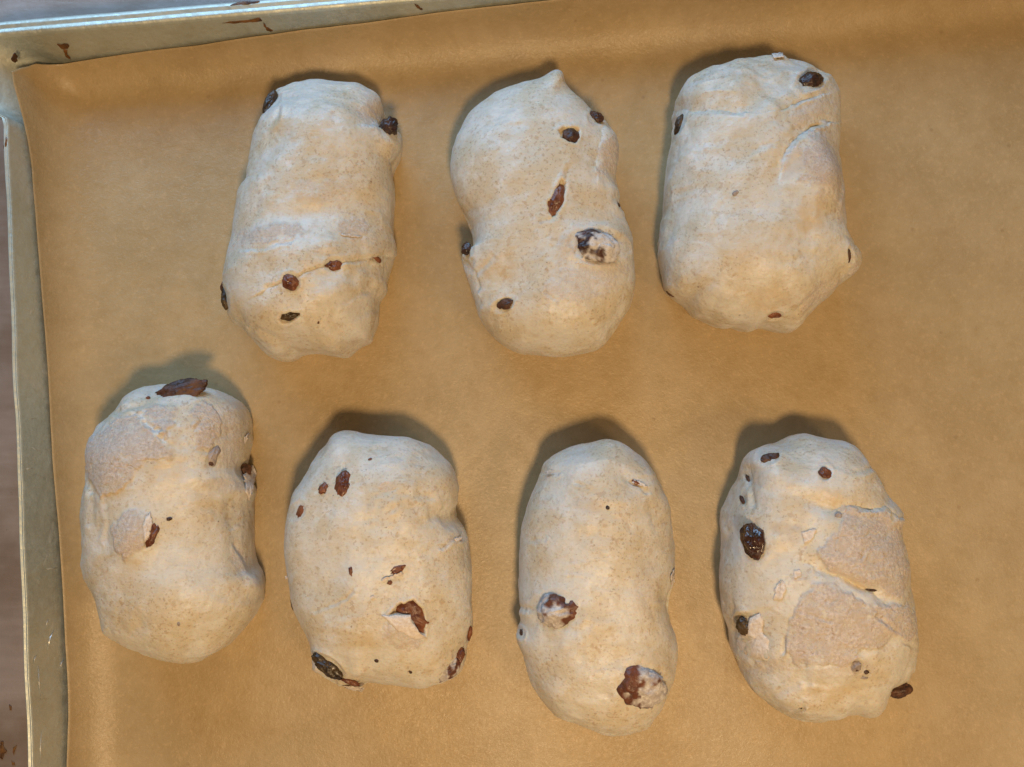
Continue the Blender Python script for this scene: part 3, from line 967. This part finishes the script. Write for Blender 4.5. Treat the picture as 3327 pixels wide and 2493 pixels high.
ROLLS.append(dict(seed=3, o=(2100, 140), k=0.5911, H=0.042, slope=-0.22, wrinkle=0.00035,
    label='rightmost dough roll of the back row, with a floury lump on its right side',
    outline=[(560,74),(640,62),(700,60),(745,58),(757,82),(820,90),(880,105),(940,145),(1000,175),(1035,205),(1055,240),(1072,300),(1065,400),(1070,480),(1062,570),(1050,640),(1060,700),(1058,780),(1065,880),(1075,960),(1085,1050),
        (1110,1090),(1140,1125),(1140,1165),(1160,1185),(1162,1235),(1140,1275),(1090,1315),(1045,1350),(1015,1400),(950,1450),(880,1510),(830,1560),(800,1582),(720,1570),(640,1560),(560,1586),(500,1566),(420,1565),(340,1535),
        (270,1500),(210,1430),(150,1395),(110,1360),(95,1310),(85,1230),(72,1150),(85,1080),(92,1000),(105,930),(103,850),(110,740),(125,650),(130,590),(150,530),(160,460),(170,400),(165,320),(185,275),(230,220),(290,175),(380,125),(470,88)],
    raisins=[(908,200,70,50,-28,-0.25,'dark',0.8),(187,440,28,58,20,-0.1,'olive',0.4),(1112,1168,13,38,-8,-0.2,'brown',0.4),(132,1380,28,12,35,-0.2,'brown'),(705,1498,40,22,-10,-0.45,'red',0.6),(490,826,22,15,-30,-0.2,'grey')],
    bumps=[(930,740,105,190,-10,4.6),(880,560,120,60,-30,0.8),(470,430,280,80,-5,1.0),(420,230,220,100,-10,1.0),(560,1150,300,260,0,1.4),(820,290,180,60,-25,0.9),(1120,1190,50,80,0,1.0),(740,720,70,100,30,-1.2)],
    cracks=[([(770,600),(800,550),(850,500),(905,462),(985,448)],9,0.9),([(165,372),(300,378),(420,372),(520,385)],14,0.8),([(820,330),(880,305),(960,285)],9,0.8),([(380,1440),(392,1360)],10,0.6),([(700,690),(760,650),(780,610)],13,0.7),
        ([(520,640),(600,590),(680,560)],14,0.5),([(1000,940),(1030,860),(1040,760)],10,0.7),([(830,1480),(900,1400),(1000,1330),(1080,1250)],13,0.9),([(440,1390),(470,1320)],9,0.4),([(180,560),(300,560),(400,540)],16,0.5),([(560,130),(640,160),(720,150)],10,0.5),([(400,900),(390,1000),(420,1100)],16,0.4)],
    steps=[([(985,448),(905,462),(850,500),(800,550),(770,600),(758,660)],-1.5,60),([(520,385),(420,372),(300,378),(165,372)],-0.8,60),([(960,290),(880,310),(800,345),(720,370)],-0.7,60)],
    film=[(800,660,60,90,10,0.28),(940,720,80,150,-8,0.14)],  # greyish tint on the lump and beside its left edge
    dust=[(940,700,100,200,-8,1.0),(1050,860,30,180,0,0.7),(960,1380,130,50,-40,0.8),(880,380,120,60,-20,0.45),(1140,1250,30,50,0,0.8)],
    moist=[(880,960,90,90,0,0.65),(560,1100,260,180,0,0.30),(940,450,50,16,-10,0.8),(560,200,60,40,0,0.4),(640,1400,180,90,0,0.4),(780,800,60,30,0,0.4)],
    flakes=[([(1120,1215),(1158,1185),(1164,1235),(1120,1270),(1100,1262)],[.1,.4,.4,.3,.1]),([(690,62),(745,58),(757,82),(700,84)],[.1,.3,.3,.05]),([(1060,720),(1060,780),(1045,830),(1040,760)],[.3,.3,.1,.1])]))
ROLLS.append(dict(seed=4, o=(220, 1180), k=0.6033, H=0.040, wrinkle=0.00012,
    label='dough roll beside the left rim, big flat raisin at its end, flaky flour crust',
    outline=[(430,110),(500,106),(580,112),(680,118),(760,125),(830,150),(900,190),(940,240),(955,310),(952,370),(958,400),(953,440),(940,520),(930,560),(960,640),(985,690),(965,745),(965,800),(972,880),(975,960),(975,1050),(990,1110),(1020,1140),
        (1033,1190),(1020,1260),(1025,1300),(985,1370),(930,1440),(870,1510),(790,1560),(720,1600),(660,1612),(580,1610),(500,1592),(430,1570),(350,1535),(270,1490),(220,1470),(190,1420),(160,1340),(145,1280),(110,1220),
        (75,1160),(65,1080),(75,1000),(70,920),(68,820),(85,700),(105,640),(110,560),(115,460),(130,400),(175,350),(185,310),(240,270),(285,210),(340,150),(390,120)],
    raisins=[(622,152,138,58,-16,0.25,'brown',0.3,0.3,0,0,0.75),(780,508,32,54,20,-0.35,'grey',0.3),(770,540,20,18,0,-0.25,'brown'),(545,838,20,12,0,-0.2,'brown'),(446,938,26,60,20,-0.75,'red',0.0),(958,575,40,44,60,-0.1,'brown',0.4),(600,1402,14,22,10,-0.3,'grey'),(433,187,14,10,0,0,'red')],
    holes=[([(462,880),(466,930),(450,985),(428,1000),(420,965),(445,930)],1.8)],
    bumps=[(360,920,110,140,20,1.8),(620,170,170,80,-12,0.6),(260,440,150,160,0,0.8),(760,620,130,60,0,0.8),(600,1300,280,220,0,1.2),(900,960,50,120,0,-0.8),(150,700,60,160,0,-0.6),(1000,1200,50,60,0,0.9)],
    cracks=[([(420,320),(440,345),(500,362)],10,1.2),([(120,600),(135,690)],12,0.9),([(700,300),(720,310),(690,360)],8,0.8),([(510,400),(560,440)],9,0.8),([(110,620),(150,760),(135,860)],14,0.7),([(220,760),(250,850),(210,960)],13,0.5),([(890,890),(930,860),(950,830)],10,0.8),([(920,980),(960,1060),(990,1130)],14,0.9),([(270,260),(330,230),(420,215),(560,215)],14,0.7),([(660,430),(740,480)],9,0.7)],
    plates=[([(105,620),(118,450),(135,395),(190,345),(290,288),(350,275),(390,285),(430,345),(500,385),(560,450),(578,500),(520,528),(450,530),(400,560),(345,630),(290,690),(200,720)],0.55),
        ([(390,262),(470,235),(556,228),(568,290),(550,350),(540,398),(500,352),(440,318)],0.5),([(640,270),(680,235),(745,225),(830,280),(832,340),(805,400),(750,470),(700,450),(690,390),(660,340)],0.5),([(270,890),(310,830),(380,785),(450,805),(455,890),(440,985),(330,1050),(262,985)],0.5)],
    dust=[(860,420,80,180,0,0.5),(930,1060,40,120,0,0.45),(820,660,110,40,0,0.4)],
    moist=[(540,560,120,100,0,0.35),(380,1070,60,30,0,0.45),(250,680,90,50,0,0.4),(170,720,50,60,0,0.4)],
    flakes=[([(940,600),(960,590),(985,545),(1002,600),(990,680),(965,742),(955,690),(950,640)],[.1,.3,.8,.9,.7,.3,.1,.1]),([(945,400),(970,374),(962,405),(950,440)],[.1,.6,.5,.1]),([(450,800),(458,880),(442,940),(418,965),(405,900),(420,830)],[.4,.7,.6,.6,.1,.1])]))
ROLLS.append(dict(seed=5, o=(900, 1360), k=0.5551, H=0.041, wrinkle=0.0002,
    label='dough roll with a torn triangular hole showing a red raisin, front row second from left',
    outline=[(390,68),(450,65),(520,75),(600,85),(700,95),(780,100),(840,120),(900,150),(950,200),(1000,260),(1025,320),(1040,400),(1042,470),(1033,530),(1050,590),(1090,645),(1115,690),(1125,760),(1140,860),(1140,960),(1145,1060),(1155,1150),
        (1150,1220),(1130,1290),(1108,1340),(1105,1400),(1085,1470),(1050,1510),(1000,1535),(945,1550),(890,1580),(800,1595),(720,1585),(640,1578),(560,1560),(515,1562),(492,1588),(430,1580),(350,1555),(290,1520),(210,1475),(190,1420),
        (180,1350),(150,1270),(120,1200),(95,1120),(85,1050),(80,970),(70,920),(62,840),(65,740),(75,620),(100,520),(115,430),(150,350),(190,260),(240,200),(285,155),(310,110),(345,80)],
    raisins=[(378,385,40,72,8,-0.35,'red',0.0,0.4),(400,395,30,24,0,-0.35,'red'),(268,414,30,34,30,-0.35,'red'),(138,545,30,50,25,-0.35,'red',0.3),(432,895,13,28,-12,-0.3,'red'),(705,884,48,24,-20,-0.4,'red'),(660,962,18,16,0,-0.3,'red'),
        (788,1150,130,82,40,-1.08,'red',0.0,0.5),(290,1462,98,44,38,-0.35,'olive',0.8),(90,1090,10,34,-10,-0.3,'olive'),(1070,1390,36,50,20,-0.35,'red',0.3),(1015,1482,68,48,-40,-0.25,'filmed',0.3,0.6,200,0.3),(960,1536,22,12,-20,-0.2,'brown'),(1130,1262,14,46,10,-0.3,'red',0.3),
        (430,1542,50,14,22,0.0,'red'),(545,238,14,9,-20,-0.2,'red'),(582,1420,14,12,20,-0.2,'brown'),(780,1482,10,20,-20,-0.2,'brown')],
    holes=[([(652,1142),(690,1112),(722,1082),(740,1090),(800,1064),(842,1110),(872,1195),(868,1262),(830,1250),(800,1200),(778,1148),(715,1146)],2.0)],
    bumps=[(720,1230,150,110,20,1.0),(420,1230,220,120,-20,0.6),(1000,580,120,60,30,-1.2),(640,340,240,100,10,0.8),(960,380,80,120,0,0.6),(420,640,250,200,0,0.8),(380,280,60,80,0,-0.6)],
    cracks=[([(230,1130),(320,1090),(400,1060),(438,1020)],10,0.45),([(388,260),(384,330)],9,0.8),([(1040,535),(980,560),(900,570)],20,0.8),([(580,410),(640,430),(690,415)],9,0.5),([(960,760),(1010,720),(1080,700)],12,0.7),([(470,620),(580,560),(680,530)],16,0.4),([(200,1440),(260,1520),(340,1550)],12,0.7),([(620,460),(760,440),(900,470)],16,0.4)],
    dust=[(720,1240,130,90,30,0.8),(640,400,60,25,0,0.5),(1040,710,50,20,-20,0.7)],
    moist=[(370,230,60,40,0,0.3),(560,1280,200,150,0,0.2)],
    flakes=[([(612,1152),(700,1150),(776,1146),(790,1190),(835,1255),(878,1285),(800,1290),(700,1240)],[.2,.6,.8,.7,.6,.2,.0,.0]),([(608,948),(625,935),(728,898),(738,912),(690,926),(620,955)],[.5,.7,.7,.6,.6,.4],M_FLAKE,'flour_crumb'),([(545,1042),(565,1036),(572,1050),(550,1056)],[.3,.4,.3,.3],M_FLAKE,'flour_crumb'),
        ([(1030,705),(1078,692),(1080,708),(1045,722)],[.2,.4,.4,.2]),([(58,922),(72,920),(72,938),(60,938)],[.5,.2,.2,.5],M_FLAKE,'flour_crumb'),([(380,1560),(430,1562),(510,1568),(492,1590),(430,1584)],[.1,.2,.4,.5,.3])]))
ROLLS.append(dict(seed=6, o=(1640, 1380), k=0.6275, H=0.041, wrinkle=0.00025,
    label='smooth long dough roll with two grey-filmed raisins, front row second from right',
    outline=[(450,78),(520,68),(580,82),(650,115),(710,160),(760,220),(800,290),(830,360),(855,440),(862,520),(872,620),(875,720),(872,810),(860,850),(850,930),(865,1010),(890,1070),(905,1140),(905,1200),(890,1260),(870,1320),(845,1400),(825,1470),
        (790,1530),(750,1585),(700,1605),(620,1612),(550,1618),(480,1600),(420,1570),(350,1530),(280,1505),(220,1440),(180,1390),(150,1340),(130,1270),(105,1180),(75,1130),(62,1090),(75,1055),(95,1010),(85,920),(78,850),(85,760),
        (95,660),(105,540),(115,440),(140,350),(180,260),(200,200),(260,150),(330,105),(390,85)],
    raisins=[(272,962,106,82,-6,-0.45,'filmed',0.35,0.6,165,0.10),(715,1352,118,94,20,-0.42,'filmed',0.4,0.6,-10,0.16),(94,1080,18,28,-20,-0.2,'dark',0.4),(533,430,11,13,0,0.0,'dark'),(680,300,26,12,25,-0.2,'red',0.3)],
    bumps=[(270,960,150,120,0,1.0),(715,1350,170,140,0,1.2),(660,290,120,60,30,-0.9),(480,200,200,80,0,0.7),(420,720,250,220,0,0.7),(840,900,40,90,0,-0.7),(360,1430,200,100,20,0.7),(520,440,60,40,0,-0.4)],
    cracks=[([(200,250),(255,246)],10,0.5),([(620,270),(700,320),(740,345)],10,0.7),([(90,945),(160,955)],12,0.9),([(360,300),(420,320),(455,350)],10,0.4),([(150,600),(200,590)],11,0.5),([(700,830),(730,920),(780,1000)],18,0.4),([(560,480),(620,500),(650,540)],14,0.4),([(760,420),(810,520),(830,640)],20,0.5),([(300,1500),(420,1540),(540,1600)],14,0.5)],
    dust=[(700,880,60,90,20,0.25)],
    moist=[(440,340,60,30,10,0.45),(200,780,70,120,0,0.2),(690,300,40,14,30,0.5)],
    film=[(430,420,90,50,10,0.22),(240,900,70,40,-20,0.45),(730,1300,90,50,10,0.3)],
    flakes=[([(670,285),(720,310),(740,328),(715,325),(660,300)],[.1,.4,.3,.3,.1]),([(195,252),(225,242),(258,246),(225,256)],[.1,.35,.2,.3]),([(858,780),(874,740),(872,815),(860,830)],[.1,.3,.3,.1])]))
ROLLS.append(dict(seed=7, o=(2320, 1380), k=0.603, H=0.043, wrinkle=0.0002,
    label='craggy dough roll at front right with broad flour plates and a glossy raisin',
    outline=[(430,55),(480,47),(540,65),(600,80),(680,95),(730,120),(770,150),(800,200),(830,240),(870,300),(920,370),(970,430),(1005,465),(992,510),(1000,590),(1025,680),(1045,760),(1055,850),(1075,930),(1085,1010),(1090,1100),(1100,1160),(1095,1240),
        (1088,1320),(1065,1350),(1040,1390),(1000,1420),(950,1440),(920,1490),(890,1540),(850,1570),(790,1570),(740,1555),(690,1565),(620,1600),(540,1615),(460,1610),(390,1580),(320,1530),(260,1470),(200,1420),(170,1360),
        (155,1290),(125,1220),(110,1120),(75,1030),(55,950),(45,850),(48,760),(60,650),(60,560),(70,470),(90,420),(130,340),(165,300),(180,240),(190,190),(220,160),(290,140),(350,115),(390,80)],
    raisins=[(308,188,50,34,-18,0.25,'brown',0.5),(182,290,12,28,-10,-0.2,'brown',0.3),(148,400,11,28,-15,-0.2,'brown',0.3),(216,628,60,94,-12,0.20,'glossy',0.3,0.8),(598,260,32,32,0,-0.4,'red',0.4),(165,1078,48,52,0,0.0,'olive',0.6),(1006,1437,58,38,-38,-0.1,'brown',0.2),
        (765,1300,30,32,0,-0.35,'grey',0.4),(768,1318,16,16,0,-0.2,'brown'),(820,1332,16,13,0,0.2,'brown',0.2),(812,1362,24,10,0,-0.1,'grey'),(460,1525,36,9,-20,-0.5,'olive',0.5),(672,490,26,22,0,-0.35,'grey'),(855,892,34,8,5,-0.5,'dark',0.4)],
    bumps=[(330,300,130,130,0,2.0),(290,170,120,60,-15,1.6),(600,430,200,55,20,-1.8),(760,280,140,90,30,0.8),(800,640,200,180,0,0.9),(700,1080,260,180,10,1.0),(700,850,220,45,25,-1.2),(230,680,120,140,0,0.8),(300,1200,140,90,0,0.8),(640,1420,260,70,5,-0.7),(380,1480,120,70,20,0.9),(950,470,70,50,30,1.0),(480,700,120,200,0,-0.5)],
    cracks=[([(700,450),(780,435),(860,448),(930,442),(985,500)],11,1.3),([(470,1010),(540,1030),(615,1058)],8,1.0),([(860,1020),(920,1070),(985,1120)],9,1.1),([(780,715),(800,680),(835,640)],7,0.6),([(375,1220),(390,1150)],9,0.9),([(600,1290),(598,1250)],8,0.8),([(560,780),(680,820),(760,860),(830,900),(900,960)],14,1.1),
        ([(660,220),(760,250),(830,240)],13,0.7),([(240,1400),(330,1440),(440,1410)],13,0.9),([(430,1530),(490,1515)],8,1.2),([(205,250),(190,330),(205,420)],14,0.9),([(480,1400),(560,1390),(640,1400)],13,0.5),([(720,1400),(840,1370),(960,1380)],13,0.5),([(300,1000),(150,1030)],14,0.7),([(1020,1170),(1095,1210)],9,0.7)],
    steps=[([(985,500),(930,442),(860,448),(780,435),(700,450)],-0.7,50),([(900,960),(830,900),(760,860),(680,820),(560,780)],-0.8,60)],
    plates=[([(700,458),(760,440),(850,458),(930,450),(980,505),(1010,620),(1045,760),(1055,870),(1000,940),(900,900),(820,880),(760,830),(640,780),(580,720),(560,670),(620,620),(660,560)],0.55),
        ([(560,852),(640,850),(720,900),(800,945),(880,965),(1040,990),(1085,1050),(1092,1150),(1030,1165),(980,1130),(950,1180),(800,1210),(700,1300),(600,1290),(480,1310),(385,1220),(400,1090),(450,980),(480,880)],0.55)],
    dust=[(300,1300,100,40,-10,0.5),(480,820,70,20,-10,0.5),(680,1330,120,30,0,0.4)],
    moist=[(640,400,80,60,20,0.6),(520,250,140,50,10,0.3),(780,870,90,25,25,0.6),(380,560,80,40,0,0.3),(330,700,70,80,0,0.35),(400,420,150,50,0,0.3),(620,1440,260,40,5,0.35)],
    film=[(440,590,50,60,0,0.22),(360,560,60,40,0,0.25),(790,1310,80,60,20,0.25),(830,830,110,50,20,0.12),(400,1520,90,30,-10,0.2)],
    flakes=[([(475,580),(520,565),(552,562),(530,615),(485,642)],[.4,.5,.5,.3,.3]),([(330,890),(360,832),(382,845),(392,885),(362,945),(322,940)],[.5,.5,.4,.4,.4,.4]),
        ([(205,1040),(258,1012),(275,1060),(262,1120),(300,1160),(302,1250),(290,1272),(165,1230),(135,1180),(150,1125),(185,1120)],[.9,.6,.3,.3,.2,.3,.4,.5,.9,.9,1.0]),
        ([(430,785),(465,780),(470,812),(432,830)],[.2,.3,.2,.2]),([(120,1210),(150,1190),(165,1225),(130,1250)],[.5,.4,.2,.3])]))
for sp in ROLLS:
    build_roll(sp)
